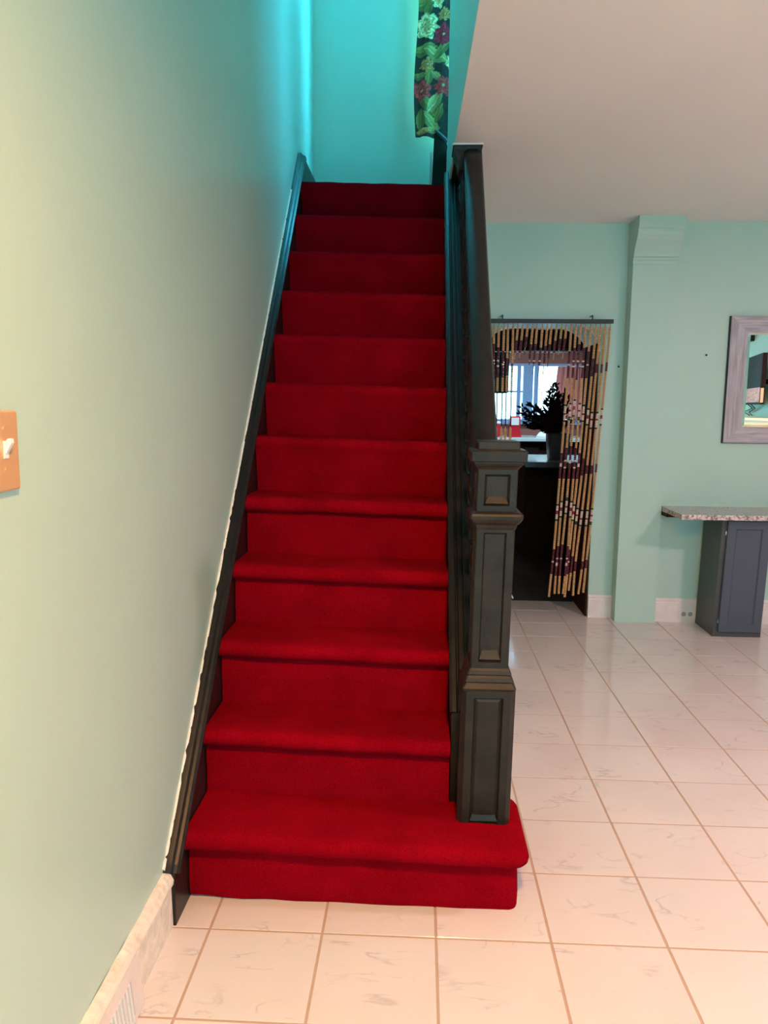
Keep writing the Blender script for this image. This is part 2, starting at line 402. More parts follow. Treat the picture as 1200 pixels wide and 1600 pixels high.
# dark brown lining of the doorway jambs
bm = bmesh.new()
add_box(bm, AX1-.012, AX1+.001, YB+.02, 5.495, 0, AZ-.13); add_box(bm, AX0-.001, AX0+.012, YB+.02, 5.495, 0, AZ-.13)
struct(from_bm('trim_1', bm, 'brown_jamb'), 'dark brown lining inside the arched doorway')
bm = bmesh.new(); mid = arch_pts(12, 0)[1:-1]
add_tube(bm, [(x, YB-.002, z) for x, z in mid], .0065, 6)
struct(from_bm('trim_2', bm, 'white_trim', smooth=True), 'thin white edge bead round the arch')
# pier with curved bracket head
pw = [(1.308, 1.572)]
bm = bmesh.new(); add_box(bm, 1.308, 1.572, 4.975, 5.2, 0, 2.40)
pier = struct(empty('trim_3', (1.44, 5.0, 0)), 'mint green pier with a flared bracket head')
from_bm('pier_shaft', bm, 'mint_paint', pier)
fp = [(4.968, 2.292), (4.966, 2.312), (4.971, 2.316), (4.966, 2.330), (4.955, 2.336), (4.953, 2.350), (4.943, 2.372), (4.925, 2.400), (4.903, 2.425), (4.888, 2.448), (4.880, 2.470), (4.878, 2.484), (4.872, 2.486), (4.870, 2.490), (4.866, 2.492), (4.866, CEIL), (5.2, CEIL), (5.2, 2.292)]
prism('bracket_head', fp, 1.304, 1.578, 'mint_paint', pier); adopt(pier)
# baseboards
def base_prof(y, h, t=.018): return [(y, 0), (y-t, 0), (y-t, h-.03), (y-t*.75, h-.022), (y-t*.85, h-.012), (y-t*.4, h), (y, h)]
struct(prism('baseboard_back', base_prof(YB, .155), AX1+.0, 1.308, 'white_trim'))
struct(prism('baseboard_right', base_prof(YR, .158), 1.572, XR, 'white_trim'))
bm = bmesh.new()
def rough(p):
    q = p.copy(); k = noise.noise(p*9)*.004+noise.noise(p*37)*.0022
    if p.z > .09: q.x += k; q.z += k
    return q
lp = [(XW, 0), (XW+.022, 0), (XW+.022, .118), (XW+.028, .124), (XW+.028, .135), (XW+.018, .150), (XW+.006, .156), (XW, .158)]
add_prism(bm, lp, YF, 1.868, rough, 'Y', 220)
bl = struct(from_bm('baseboard_left', bm, 'chipped_white'), 'chipped white baseboard along the left wall')

# ------------------------------------------------------------------ the staircase
st = empty('staircase', (-.2, YR1, 0))
tag(st, 'straight staircase with red carpet, black newel post and black handrail', 'staircase')
def wob(p, amt=.0035):
    q = Vector((p.x*3.1, p.y*5, p.z*5)); k = noise.noise(q*2.2)
    return Vector((p.x, p.y+amt*k, p.z+sag(p.x)+amt*.8*noise.noise(q*3+Vector((5, 2, 9)))))
def step_profile(n):
    yr = YR1+(n-1)*RUN; zt = n*RISE; zb = (n-1)*RISE-(.0 if n == 1 else .03); yb = yr+RUN+.03
    r = .026; P = [(yb, zb), (yr, zb)]
    nz = 6
    for k in range(1, nz): P.append((yr+.002*math.sin(k*2.0+n), zb+(zt-.058-zb)*k/nz))
    if n <= 5:
        d = (0, 0, 1, 1, .8, .35)[n]
        P += [(yr+.002, zt-.060), (yr+.006*d-.012*(1-d), zt-.055), (yr-.010*d-.02*(1-d), zt-.0535)]
    else:
        P = [(yb, zb), (yr, zb)]+[(yr-.031*(k/nz)**1.2, zb+(zt-.045-zb)*k/nz) for k in range(1, nz+1)]
    cy_, cz = yr-.040+r, zt-r
    for k in range(0, 9):
        a = -math.pi/2-math.pi*(k/8)*1.0
        if n > 5 and k < 3: continue
        P.append((cy_+r*math.cos(a), cz+(r*1.03)*math.sin(a)))
    for k in range(1, 7): P.append((cy_+(yb-cy_)*k/6, zt))
    return P
for n in range(2, NSTEP+1):
    P = step_profile(n)
    if n == NSTEP:
        P = [(a if a < YR1+NSTEP*RUN-.02 else YST, b) for a, b in P]
    o = prism('carpet_step', P, XL, XC, 'red_carpet', st, lambda p: wob(p), nx=46)
    smooth_by_angle(o, .9)
# bottom step: wide tread running round the foot of the newel
def slab(bm, x0, x1, y0, y1, prof, cr, n=8):
    """stack of rounded rectangles; prof = [(z, inset)]; only the right corners are rounded"""
    rings = []
    for z, ins in prof:
        X1, Y0, Y1 = x1-ins, y0+ins, y1-ins; c = max(.004, cr-ins*.5); R = []
        nb = 30
        for k in range(nb): R.append((x0+(X1-c-x0)*k/nb, Y0))
        for k in range(n+1): a = -math.pi/2+math.pi/2*k/n; R.append((X1-c+c*math.cos(a), Y0+c+c*math.sin(a)))
        for k in range(n+1): a = math.pi/2*k/n; R.append((X1-c+c*math.cos(a), Y1-c+c*math.sin(a)))
        R.append((x0, Y1))
        rings.append([bm.verts.new(wob(Vector((x, y, z)), .005)) for x, y in R])
    for A, B in zip(rings, rings[1:]):
        for k in range(len(A)): bm.faces.new((A[k], A[(k+1) % len(A)], B[(k+1) % len(A)], B[k]))
    bm.faces.new(rings[0]); bm.faces.new(rings[-1])
bm = bmesh.new()
slab(bm, XL, .298, YR1, 2.25, [(-.003, .006), (.02, .001), (.06, 0), (.11, .002), (.150, .004), (.157, .02)], .03)
r = .028; pr = [(RISE-2*r, .03)]
for k in range(0, 9):
    a = -math.pi/2+math.pi*k/8; pr.append((RISE-r+r*math.sin(a), r-r*math.cos(a)))
slab(bm, XL, .322, YR1-.045, 2.275, pr, .045)
o = from_bm('carpet_step', bm, 'red_carpet', st); smooth_by_angle(o, .9); lab(o, 'wide bottom step wrapping round the newel foot')
# landing behind the top step
box('landing', XL, stair_wall_x(4.6), 4.2, YST, LAND-.08, LAND-.012, 'red_carpet', st)

# left skirt board with cap moulding
def skline(y): return .168+(y-1.885)*1.0815
sk = [(1.868, 0), (1.868, .150), (1.885, .168), (4.24, skline(4.24)), (4.29, 2.712), (YST, 2.712), (YST, 2.45), (4.24, 2.30), (2.05, 0)]
s1 = prism('skirt_board', sk, XW, XW+.030, 'black_gloss', st)
capn = [(1.872, .150), (1.885, .168), (4.24, skline(4.24)), (4.27, 2.716)]
bm = bmesh.new()
def sweep(bm, path, prof, fn=None):
    rings = []
    for i, (y, z) in enumerate(path):
        d = Vector(path[min(i+1, len(path)-1)])-Vector(path[max(i-1, 0)]); d.normalize(); nrm = Vector((-d.y, d.x))
        rg = []
        for x, h in prof:
            p = Vector((x, y+nrm.x*h, z+nrm.y*h)); rg.append(bm.verts.new(fn(p) if fn else p))
        rings.append(rg)
    m = len(prof)
    for A, B in zip(rings, rings[1:]):
        for k in range(m): bm.faces.new((A[k], A[(k+1) % m], B[(k+1) % m], B[k]))
    bm.faces.new(rings[0]); bm.faces.new(rings[-1])
def sub(path, n):
    out = []
    for (a, b) in zip(path, path[1:]):
        for k in range(n): out.append((a[0]+(b[0]-a[0])*k/n, a[1]+(b[1]-a[1])*k/n))
    return out+[path[-1]]
mprof = [(XW, -.034), (XW+.033, -.034), (XW+.035, -.022), (XW+.040, -.018), (XW+.041, -.006), (XW+.034, .002), (XW+.026, .004), (XW+.020, .012), (XW+.008, .015), (XW, .015)]
sweep(bm, sub(capn, 30), mprof, lambda p: p+Vector((0, noise.noise(p*14)*.0015, noise.noise(p*11)*.002)))
smooth_by_angle(from_bm('cap_moulding', bm, 'black_gloss', s1), .5)
bm = bmesh.new()
pth = sub([(1.86, .17), (1.885, .190), (4.0, skline(4.0)+.024)], 140)
sweep(bm, pth, [(XW, -.014), (XW+.006, -.010), (XW+.006, .000), (XW, .003)], lambda p: p+Vector((0, noise.noise(p*60)*.005, noise.noise(p*45)*.006)))
lab(from_bm('paint_edge', bm, 'chipped_white', s1), 'ragged pale paint line along the wall')

# right stringer: closed string with a flat moulded cap the balusters stand on
def stz(y): return nosing(y)+.012
ye = 4.17
sp_ = [(2.20, .18), (2.20, stz(2.20)), (ye, stz(ye)), (ye, stz(ye)-.36), (2.45, .18)]
shear = lambda p: Vector((p.x, p.y, p.z+sag(p.x)))
s2 = prism('stringer', sp_, XC+.004, .238, 'black_gloss', st, shear)
path = sub([(2.20, stz(2.20)), (ye, stz(ye))], 20)
for nm, pf in (('stringer_moulding', [(XC-.001, -.03), (XC-.001, .004), (XC+.006, .010), (XC+.018, .011), (XC+.022, .004), (XC+.026, .004), (XC+.030, .012), (XC+.044, .012), (XC+.048, -.01), (XC+.048, -.03)]),
               ('stringer_cap', [(.148, -.02), (.148, .006), (.156, .011), (.232, .011), (.246, .004), (.246, -.03), (.238, -.05)])):
    bm = bmesh.new(); sweep(bm, path, pf, shear); smooth_by_angle(from_bm(nm, bm, 'black_gloss', s2), .5)

# handrail up to the ceiling
RZ, RY = CEIL, 3.60
def railz(y): return RZ-(RY-y)*1.06
LEAN = .014
bm = bmesh.new()
rp = [(-.030, -.085), (.030, -.085), (.034, -.070), (.026, -.058), (.024, -.046), (.036, -.034), (.040, -.016), (.034, -.004), (.016, .004), (-.016, .004), (-.034, -.004), (-.040, -.016), (-.036, -.034), (-.024, -.046), (-.026, -.058), (-.034, -.070)]
ring = []
for k in range(25):
    y = 2.235+(RY+.09-2.235)*k/24; z = railz(y); xc = .203+.013*(k/24)
    ring.append([bm.verts.new((xc+a, y, min(z+b*1.35, CEIL-.001))) for a, b in rp])
for A, B in zip(ring, ring[1:]):
    for k in range(16): bm.faces.new((A[k], A[(k+1) % 16], B[(k+1) % 16], B[k]))
bm.faces.new(ring[0]); bm.faces.new(ring[-1])
hr = from_bm('handrail', bm, 'black_gloss', st); smooth_by_angle(hr, .6)
bm = bmesh.new()
rings = []
for z, h, d in ((2.455, .040, .05), (2.49, .042, .055), (2.515, .052, .065), (2.535, .060, .075), (2.549, .062, .078), (2.549, .066, .082), (CEIL-.001, .066, .082)):
    rings.append([bm.verts.new((.192+sx*h, 3.655+s_*d, z)) for sx, s_ in ((-1, -1), (1, -1), (1, 1), (-1, 1))])
for A, B in zip(rings, rings[1:]):
    for k in range(4): bm.faces.new((A[k], A[(k+1) % 4], B[(k+1) % 4], B[k]))
bm.faces.new(rings[0]); bm.faces.new(rings[-1])
o = from_bm('rail_end_block', bm, 'black_post', hr); lab(o, 'flared block where the rail meets the ceiling')
box('paint_strip', .124, .260, 3.568, 3.745, CEIL-.009, CEIL-.002, 'ceiling_paint', hr)

box('ceiling_plate', .1385, .262, 3.735, 4.42, CEIL-.014, CEIL-.0005, 'black_post', st)
# balusters, two to a tread, turned
k = 0
y = 2.335
while y < 4.30:
    zb = stz(y)+sag(.19)+.008; zt = min(railz(y)-.105, CEIL-.002); h = zt-zb
    if h < .06: break
    bm = bmesh.new()
    s = .017
    add_box(bm, .190-s, .190+s, y-s, y+s, zb-.02, zb+h*.20)
    add_box(bm, .190-s, .190+s, y-s, y+s, zb+h*.84, zt+.012)
    pf = [(.014, .20), (.020, .215), (.020, .225), (.012, .24), (.015, .26), (.021, .32), (.022, .37), (.018, .45), (.012, .55), (.012, .60), (.018, .61), (.018, .62), (.012, .635), (.013, .72), (.017, .80), (.020, .815), (.020, .825), (.014, .84)]
    add_lathe(bm, [(r_, zb+h*t) for r_, t in pf], .190, y, 10)
    smooth_by_angle(from_bm('baluster', bm, 'black_gloss', st), .6)
    y += RUN/2; k += 1

# newel post
PX, PY = .202, 2.160
def lean(p): return Vector((p.x+LEAN*(p.z-.2), p.y, p.z))
def sq_loft(bm, prof, chamfer=.004):
    rings = []
    for z, h in prof:
        R = []
        for sx, s_ in ((-1, -1), (1, -1), (1, 1), (-1, 1)):
            for kx, ky in (((0, 1), (1, 0)) if sx*s_ > 0 else ((1, 0), (0, 1))):
                R.append(bm.verts.new(lean(Vector((PX+sx*(h-chamfer*kx), PY+s_*(h-chamfer*ky), z)))))
        rings.append(R)
    for A, B in zip(rings, rings[1:]):
        for q in range(8): bm.faces.new((A[q], A[(q+1) % 8], B[(q+1) % 8], B[q]))
    bm.faces.new(rings[0]); bm.faces.new(rings[-1])
def panel_block(bm, z0, z1, h, border, depth, slope, raised=None, ch=.006):
    vs = []
    sq_loft(bm, [(z0, h), (z1, h)], ch)
    bm.faces.ensure_lookup_table()
    side = [f for f in bm.faces if abs(f.normal.z) < .3 and f.calc_area() > (z1-z0)*h*.8]
    bmesh.ops.recalc_face_normals(bm, faces=bm.faces)
    bmesh.ops.inset_individual(bm, faces=side, thickness=border, depth=0)
    bmesh.ops.inset_individual(bm, faces=side, thickness=slope, depth=-depth)
    if raised: bmesh.ops.inset_individual(bm, faces=side, thickness=raised[0], depth=raised[1])
bm = bmesh.new(); panel_block(bm, .180, .606, .077, .030, .009, .006, (.012, .004), .014)
nw = from_bm('newel_post', bm, 'black_post', st); lab(nw, 'square panelled black newel post')
bm = bmesh.new(); sq_loft(bm, [(.604, .075), (.612, .077), (.622, .070), (.626, .068), (.630, .070), (.640, .066), (.646, .062), (.650, .064), (.660, .060), (.666, .056)], .004)
from_bm('base_moulding', bm, 'black_post', nw)
bm = bmesh.new(); panel_block(bm, .664, 1.076, .0545, .026, .009, .007, None, .004)
from_bm('shaft', bm, 'black_post', nw)
bm = bmesh.new(); sq_loft(bm, [(1.066, .055), (1.072, .058), (1.080, .060), (1.088, .068), (1.098, .0735), (1.106, .0745), (1.112, .072), (1.116, .064), (1.118, .058)], .006)
from_bm('collar', bm, 'black_post', nw)
bm = bmesh.new(); panel_block(bm, 1.116, 1.238, .0555, .024, .010, .010, None, .003)
from_bm('upper_block', bm, 'black_post', nw)
bm = bmesh.new(); sq_loft(bm, [(1.234, .056), (1.240, .060), (1.246, .066), (1.252, .070), (1.256, .070), (1.258, .0765), (1.284, .0775), (1.288, .074), (1.289, .060), (1.291, .0585), (1.309, .0575), (1.3115, .054)], .004)
from_bm('cap', bm, 'black_post', nw)
# small pieces of the foot where the paint is worn, sloping panel sills
for nm, z0, zt, hw, yf in (('panel_sill', .212, .238, .040, PY-.077), ('panel_sill', .692, .716, .030, PY-.0545), ('panel_sill', 1.140, 1.160, .032, PY-.0555)):
    bm = bmesh.new(); q = []
    for (dx, dy, z) in ((-hw, -.0015, z0), (hw, -.0015, z0), (hw*.72, .009, zt), (-hw*.72, .009, zt), (-hw, .012, z0), (hw, .012, z0), (hw*.72, .012, zt), (-hw*.72, .012, zt)):
        q.append(bm.verts.new(lean(Vector((PX+dx, yf+dy, z)))))
    for f in ((0, 1, 2, 3), (4, 5, 6, 7), (0, 1, 5, 4), (2, 3, 7, 6), (1, 2, 6, 5), (0, 3, 7, 4)): bm.faces.new([q[i] for i in f])
    from_bm(nm, bm, 'black_post', nw)
# dark end of the upper string beside the landing
bm = bmesh.new()
wz = [(.040, LAND-.02), (.052, 2.90), (.060, 2.915), (.122, 2.855), (.128, 2.84), (.128, LAND-.02)]
add_prism(bm, wz, 4.50, 4.70, None, 'Y')
o = from_bm('upper_string_end', bm, 'black_gloss', st); lab(o, 'black board end rising beside the landing')
bm = bmesh.new(); add_tube(bm, [(.060, 4.495, 2.925), (.098, 4.495, 2.890), (.128, 4.495, 2.862)], [.008, .010, .012], 6)
from_bm('string_end_bead', bm, 'vase_grey', o)
box('lit_edge_strip', .032, .044, 4.66, 4.70, LAND-.01, 2.86, 'white_trim', o)  # pale strip standing for a lit edge, its light put into the colour
adopt(st)
# wall closing the space under the stairs
struct(prism('wall_under_stair', [(2.30, 0), (2.30, .10), (4.40, stz(4.40)-.30), (5.085, CEIL), (5.085, 0)], .150, .232, 'mint_paint'), 'green panel closing the space under the stairs')

# ------------------------------------------------------------------ floral curtain on the stair window
def flower_print():
    rnd = random.Random(3)
    def P(px, py): return (-.055+(px-652)*.00355, 2.963+(215-py)*.00345)
    S = .0035
    cream, sage, burg, rose, tan, leaf, leaf2, dark = (.95, .62, .30), (.50, .36, .14), (.62, .010, .04), (.85, .05, .05), (.75, .26, .08), (.22, .17, .04), (.42, .30, .10), (.040, .020, .014)
    fl_ = []
    for px, py, r, c in ((668, 43, 22, cream), (695, 57, 18, burg), (696, 26, 11, tan), (671, 103, 12, tan), (664, 143, 17, rose), (697, 137, 16, rose), (684, 4, 12, cream), (712, 100, 14, cream), (722, 30, 16, rose)):
        fl_.append((*P(px, py), r*S, c, rnd.uniform(0, 6)))
    lv = []
    for px, py, l, a, c in ((665, 80, 17, .3, leaf), (684, 88, 18, -.5, leaf2), (693, 80, 14, .8, leaf), (675, 120, 13, 1.4, leaf), (686, 120, 9, -.8, leaf2), (672, 165, 17, -1.0, leaf), (684, 160, 16, 1.0, sage), (676, 192, 17, -.9, leaf2), (661, 190, 14, 1.5, leaf), (690, 180, 12, 1.2, leaf), (655, 12, 15, .5, leaf), (668, 18, 12, 1.2, leaf), (680, 205, 10, .1, leaf2), (664, 208, 9, .2, tan), (660, 120, 10, .2, leaf)):
        lv.append((*P(px, py), l*S*1.3, a, c))
    # the print repeats up the cloth
    for dx, dy in ((0, .72), (.26, .31), (.26, -.41), (.26, 1.03)):
        fl_ += [(x+dx, z+dy, r, c, t+1) for x, z, r, c, t in fl_[:7]]
        lv += [(x+dx, z+dy, l, a, c) for x, z, l, a, c in lv[:15]]
    def col(x, z):
        n1 = noise.noise(Vector((x*60, z*60, 1))); c = dark
        c = tuple(k*(1+.6*n1) for k in c)
        xx, zz = x+.004*noise.noise(Vector((x*40, z*40, 5))), z+.004*noise.noise(Vector((x*40, z*40, 9)))
        for lx, lz, l, a, lc in lv:
            dx, dz = xx-lx, zz-lz
            if abs(dx) > l or abs(dz) > l: continue
            u = dx*math.cos(a)+dz*math.sin(a); v_ = -dx*math.sin(a)+dz*math.cos(a)
            t = (u/l+1)/2
            if 0 < t < 1 and abs(v_) < .42*l*math.sin(math.pi*t)**.8:
                g = .65+.9*max(0, v_/(.4*l)) if abs(v_) > .03*l else 1.7
                c = tuple(k*g for k in lc)
        for fx, fz, r, fc, ph in fl_:
            dx, dz = xx-fx, zz-fz; d = math.hypot(dx, dz)
            if d > r*1.2: continue
            th = math.atan2(dz, dx); R = r*(.86+.13*math.cos(6*th+ph)+.06*math.cos(11*th))
            if d < R:
                s = d/R; e = .5+.5*math.cos(s*17+2.2*math.cos(5*th+ph+s*5))
                g = .35+.85*e
                c = tuple(k*g for k in fc)
                if fc[0] > .5 and s < .45: c = (c[0]*.8, c[1]*.62, c[2]*.5)
                if s < .14: c = (.42, .36, .16)
        return c
    return col
ct = empty('floral_curtain', (.1, 4.70, 2.95)); tag(ct, 'dark floral curtain with roses and leaves at the head of the stairs', 'curtain')
bm = bmesh.new(); nx, nz = 96, 330; x0, x1, z0, z1 = -.055, .30, 2.955, 4.42
pc = flower_print(); grid = []; cols = []
for j in range(nz+1):
    row = []
    for i in range(nx+1):
        u = i/nx; z = z0+(z1-z0)*j/nz
        edge = .010*math.sin(z*7+1)*(1-u)
        x = x0+(x1-x0)*u+edge*(1 if u < .3 else .3)
        yy = 4.70+.014*math.sin(u*26+.6*math.sin(z*3))+.004*math.sin(z*6+u*9)
        row.append(bm.verts.new((x, yy, z+(.008*math.sin(u*11) if j == 0 else 0)))); cols.append(pc(x0+(x1-x0)*u, z))
    grid.append(row)
for j in range(nz):
    for i in range(nx): bm.faces.new((grid[j][i], grid[j][i+1], grid[j+1][i+1], grid[j+1][i]))
me = bpy.data.meshes.new('cloth'); bm.to_mesh(me); bm.free()
ca = me.color_attributes.new('print', 'FLOAT_COLOR', 'POINT')
for i, c in enumerate(cols): ca.data[i].color = (*c, 1)
cl = link('cloth', me, 'floral_cloth', ct, True)
sm = cl.modifiers.new('thickness', 'SOLIDIFY'); sm.thickness = .003
bm = bmesh.new(); add_tube(bm, [(-.10, 4.70, 4.43), (.9, 4.70, 4.43)], .010, 10); from_bm('curtain_rod', bm, 'rod_black', ct, True)
for x in (-.06, .86):
    box('bracket', x-.012, x+.012, 4.70, YST, 4.42, 4.44, 'rod_black', ct)
adopt(ct)

# ------------------------------------------------------------------ bead curtain in the arched doorway
bc = empty('bead_curtain', (.8, 5.03, 1.95)); tag(bc, 'wooden bead curtain with wine red motifs hanging in the arched doorway', 'curtain')
rod = box('rod', .36, 1.216, 5.012, 5.032, 1.936, 1.962, 'rod_black', bc, .003)
for x in (.515, 1.083):
    bm = bmesh.new(); add_tube(bm, [(x, YB, 1.985), (x, 5.02, 1.985), (x, 5.02, 1.955)], .004, 6); from_bm('hook', bm, 'rod_black', rod)
BM_ = ['bead_tan', 'bead_wine', 'bead_white', 'bead_green', 'bead_red', 'rod_black']
def X5(px): return .461+(px-772)*.00404
tops = [757, 765, 772, 780, 788, 794.4, 802.4, 810, 817.6, 825.4, 833.2, 840, 848.6, 856, 862.6, 871, 879, 886, 893.6, 901, 908, 916, 924, 932.4, 939, 946.6, 954]
ends = {}
for k in range(7): ends[k] = (tops[k]+(5 if k > 2 else 9)-4, 1.155+.01*(k % 3))
for k, zb in zip(range(7, 18), (1.70, 1.71, 1.74, 1.655, 1.615, 1.60, 1.612, 1.655, 1.70, 1.735, 1.72)): ends[k] = (tops[k]-4, zb)
for k, (px, zb) in zip(range(18, 27), ((877, .150), (884, .172), (891, .170), (899, .165), (902, .150), (908, .195), (914.5, .155), (924, .172), (931, .178))): ends[k] = (px, zb)
def bead_colour(z, k):
    # repeating motif, period .62 m, offset as a soft diamond over the strands
    ph = abs(((k+2) % 9)-4)           # 0..4 distance from the motif's middle strand
    zz = 1.80-.012*ph-z
    q = zz % .645
    half = (.115, .10, .085, .055, .03)[min(ph, 4)]
    if k >= 25: half = .028
    if abs(q-.10) < half:
        if ph in (0, 2) and abs(q-.10) < .008: return 2
        if ph == 1 and (abs(q-.085) < .007 or abs(q-.125) < .007): return 2
        return 1
    g = q-(.36+.007*(ph-2))
    if -.006 < g < .006 or .094 < g < .106: return 3
    if .042 < g < .058: return 4
    if 0 < g < .10: return 2
    return 0
sph = []
for k, px in enumerate(tops):
    rnd = random.Random(k*13+1)
    bm = bmesh.new(); xt = X5(px); xb = X5(ends[k][0])+.0; zb = ends[k][1]; zt = 1.934; L = zt-zb
    seg = 7; ym = 5.022
    ph1, ph2, a1 = rnd.uniform(0, 6), rnd.uniform(0, 6), rnd.uniform(.001, .004)
    if L > 1: a1 = rnd.uniform(.002, .005)
    def path(z):
        t = (zt-z)/L
        s = xt+(xb-xt)*t**1.15
        if L > 1: s += a1*math.sin(t*9+ph1)*t+.009*math.sin(t*14+ph2)*max(0, t-.6)
        return Vector((s, ym+.003*math.sin(t*7+ph2), z))
    add_tube(bm, [path(zt-L*i/24) for i in range(25)], .0016, 4, mi=5)
    z = zt-.022; gap = .0112
    while z > zb:
        mi = bead_colour(z, k)
        short = L < .4
        t = (zt-z)/L
        r_ = .0088 if not (short and t > .80) else .0032
        if short and mi == 0 and t > .45: mi = 1 if t < .8 else 0
        if k < 7 and z < 1.50: r_ = .0048; mi = 5 if z > 1.28 else 0  # window glare put into shape and colour: thinner, black beads on left strands
        if k < 7 and z < 1.27: r_ = .009
        c = path(z); rr = [0.55, 1.0, 1.0, 0.55]; hh = [.98, .45, -.45, -.98]; rings = []
        for f_, h_ in zip(rr, hh):
            rings.append([bm.verts.new(c+Vector((r_*f_*math.cos(2*math.pi*q/seg), r_*f_*math.sin(2*math.pi*q/seg), h_*gap*.47))) for q in range(seg)])
        for A, B in zip(rings, rings[1:]):
            for q in range(seg):
                f = bm.faces.new((A[q], A[(q+1) % seg], B[(q+1) % seg], B[q])); f.material_index = mi; f.smooth = True
        for A in (rings[0], rings[-1]):
            f = bm.faces.new(A); f.material_index = mi
        z -= gap
    from_bm('bead_strand', bm, BM_, bc)
adopt(bc)

# ------------------------------------------------------------------ mirror
mr = empty('wall_mirror', (2.4, YR, 1.19)); tag(mr, 'framed wall mirror with wide grey wood frame above the granite shelf', 'mirror')
mx0, mx1, mz0, mz1, fw_ = 1.942, 2.75, 1.192, 1.985, .108
def bar(name, quad, m):
    bm = bmesh.new(); a = [bm.verts.new((x, YR-.024, z)) for x, z in quad]; b = [bm.verts.new((x, YR-.002, z)) for x, z in quad]
    # front face slopes gently to the glass
    bm.faces.new(a); bm.faces.new(b)
    for i in range(4): bm.faces.new((a[i], a[(i+1) % 4], b[(i+1) % 4], b[i]))
    return from_bm(name, bm, m, mr)
bar('frame_bar', [(mx0, mz0), (mx0+fw_, mz0+fw_*.93), (mx0+fw_, mz1-fw_*.93), (mx0, mz1)], 'grey_wood_z')
bar('frame_bar', [(mx1, mz0), (mx1-fw_, mz0+fw_*.93), (mx1-fw_, mz1-fw_*.93), (mx1, mz1)], 'grey_wood_z')
bar('frame_bar', [(mx0, mz1), (mx0+fw_, mz1-fw_*.93), (mx1-fw_, mz1-fw_*.93), (mx1, mz1)], 'grey_wood_x')
bar('frame_bar', [(mx0, mz0), (mx0+fw_, mz0+fw_*.93), (mx1-fw_, mz0+fw_*.93), (mx1, mz0)], 'grey_wood_x')
box('backing', mx0-.006, mx1, YR-.016, YR-.001, mz0-.003, mz1, 'black_matte', mr)
gx0, gx1, gz0, gz1 = mx0+fw_, mx1-fw_, mz0+fw_*.93, mz1-fw_*.93
gl = box('glass', gx0-.002, gx1+.002, YR-.020, YR-.017, gz0-.002, gz1+.002, 'mirror_glass', mr)
bm = bmesh.new(); b_ = .016
o_ = [(gx0, gz0), (gx1, gz0), (gx1, gz1), (gx0, gz1)]; i_ = [(gx0+b_, gz0+b_), (gx1-b_, gz0+b_), (gx1-b_, gz1-b_), (gx0+b_, gz1-b_)]
A = [bm.verts.new((x, YR-.0203, z)) for x, z in o_]; B = [bm.verts.new((x, YR-.0222, z)) for x, z in i_]
for i in range(4): bm.faces.new((A[i], A[(i+1) % 4], B[(i+1) % 4], B[i]))
from_bm('bevelled_edge', bm, 'bevel_glass', gl); adopt(mr)

# ------------------------------------------------------------------ granite shelf and slate cabinet
gs = empty('granite_shelf', (2.2, YR, .745)); tag(gs, 'speckled granite shelf fixed to the wall beside the green pier', 'shelf')
SZ = .775

def zprism(bm, pts, z0, z1, side_mi=0):
    lo = [bm.verts.new((x, y, z0)) for x, y in pts]; hi = [bm.verts.new((x, y, z1)) for x, y in pts]
    bm.faces.new(lo); bm.faces.new(hi); n = len(pts)
    for i in range(n): bm.faces.new((lo[i], lo[(i+1) % n], hi[(i+1) % n], hi[i])).material_index = side_mi
bm = bmesh.new()
front = [(1.578+(2.75-1.578)*k/60, 4.606+.0025*noise.noise(Vector((k*.9, 3, 1)))) for k in range(61)]
zprism(bm, [(1.577, YR)]+front+[(2.75, YR)], SZ-.030, SZ, 1)
from_bm('slab', bm, ['granite', 'granite_cut'], gs)
box('cleat', 1.577, 1.64, 4.88, YR, SZ-.055, SZ-.030, 'brown_jamb', gs)
adopt(gs)
cb = empty('base_cabinet', (1.99, 4.85, 0)); tag(cb, 'small slate blue cabinet with one door standing under the granite shelf', 'cabinet')
CT = SZ-.031
def cl_(o):
    for v in o.data.vertices: v.co.x += .024*v.co.z
    return o
cl_(box('body', 1.842, 2.132, 4.712, 5.0, 0, CT, 'slate_side', cb))
cl_(box('face_frame', 1.838, 2.134, 4.692, 4.712, 0, CT, 'slate_side', cb, .0015))
bm = bmesh.new()
dx0, dx1, dz0, dz1, dy = 1.866, 2.126, .035, CT-.012, 4.692
v = {}
def ring_(ins, y):
    return [bm.verts.new(q) for q in ((dx0+ins, y, dz0+ins), (dx1-ins, y, dz0+ins), (dx1-ins, y, dz1-ins), (dx0+ins, y, dz1-ins))]
R_ = [ring_(0, dy), ring_(0, dy-.017), ring_(.003, dy-.020), ring_(.050, dy-.020), ring_(.058, dy-.012), ring_(.064, dy-.012)]
for A, B in zip(R_, R_[1:]):
    for i in range(4): bm.faces.new((A[i], A[(i+1) % 4], B[(i+1) % 4], B[i]))
bm.faces.new(R_[-1]); bm.faces.new(R_[0])
dr = cl_(from_bm('door', bm, 'slate_cabinet', cb))
for z in (.10, CT-.09):
    cl_(box('hinge', 1.859, 1.868, 4.682, 4.694, z-.012, z+.012, 'steel', dr, .002))
adopt(cb)

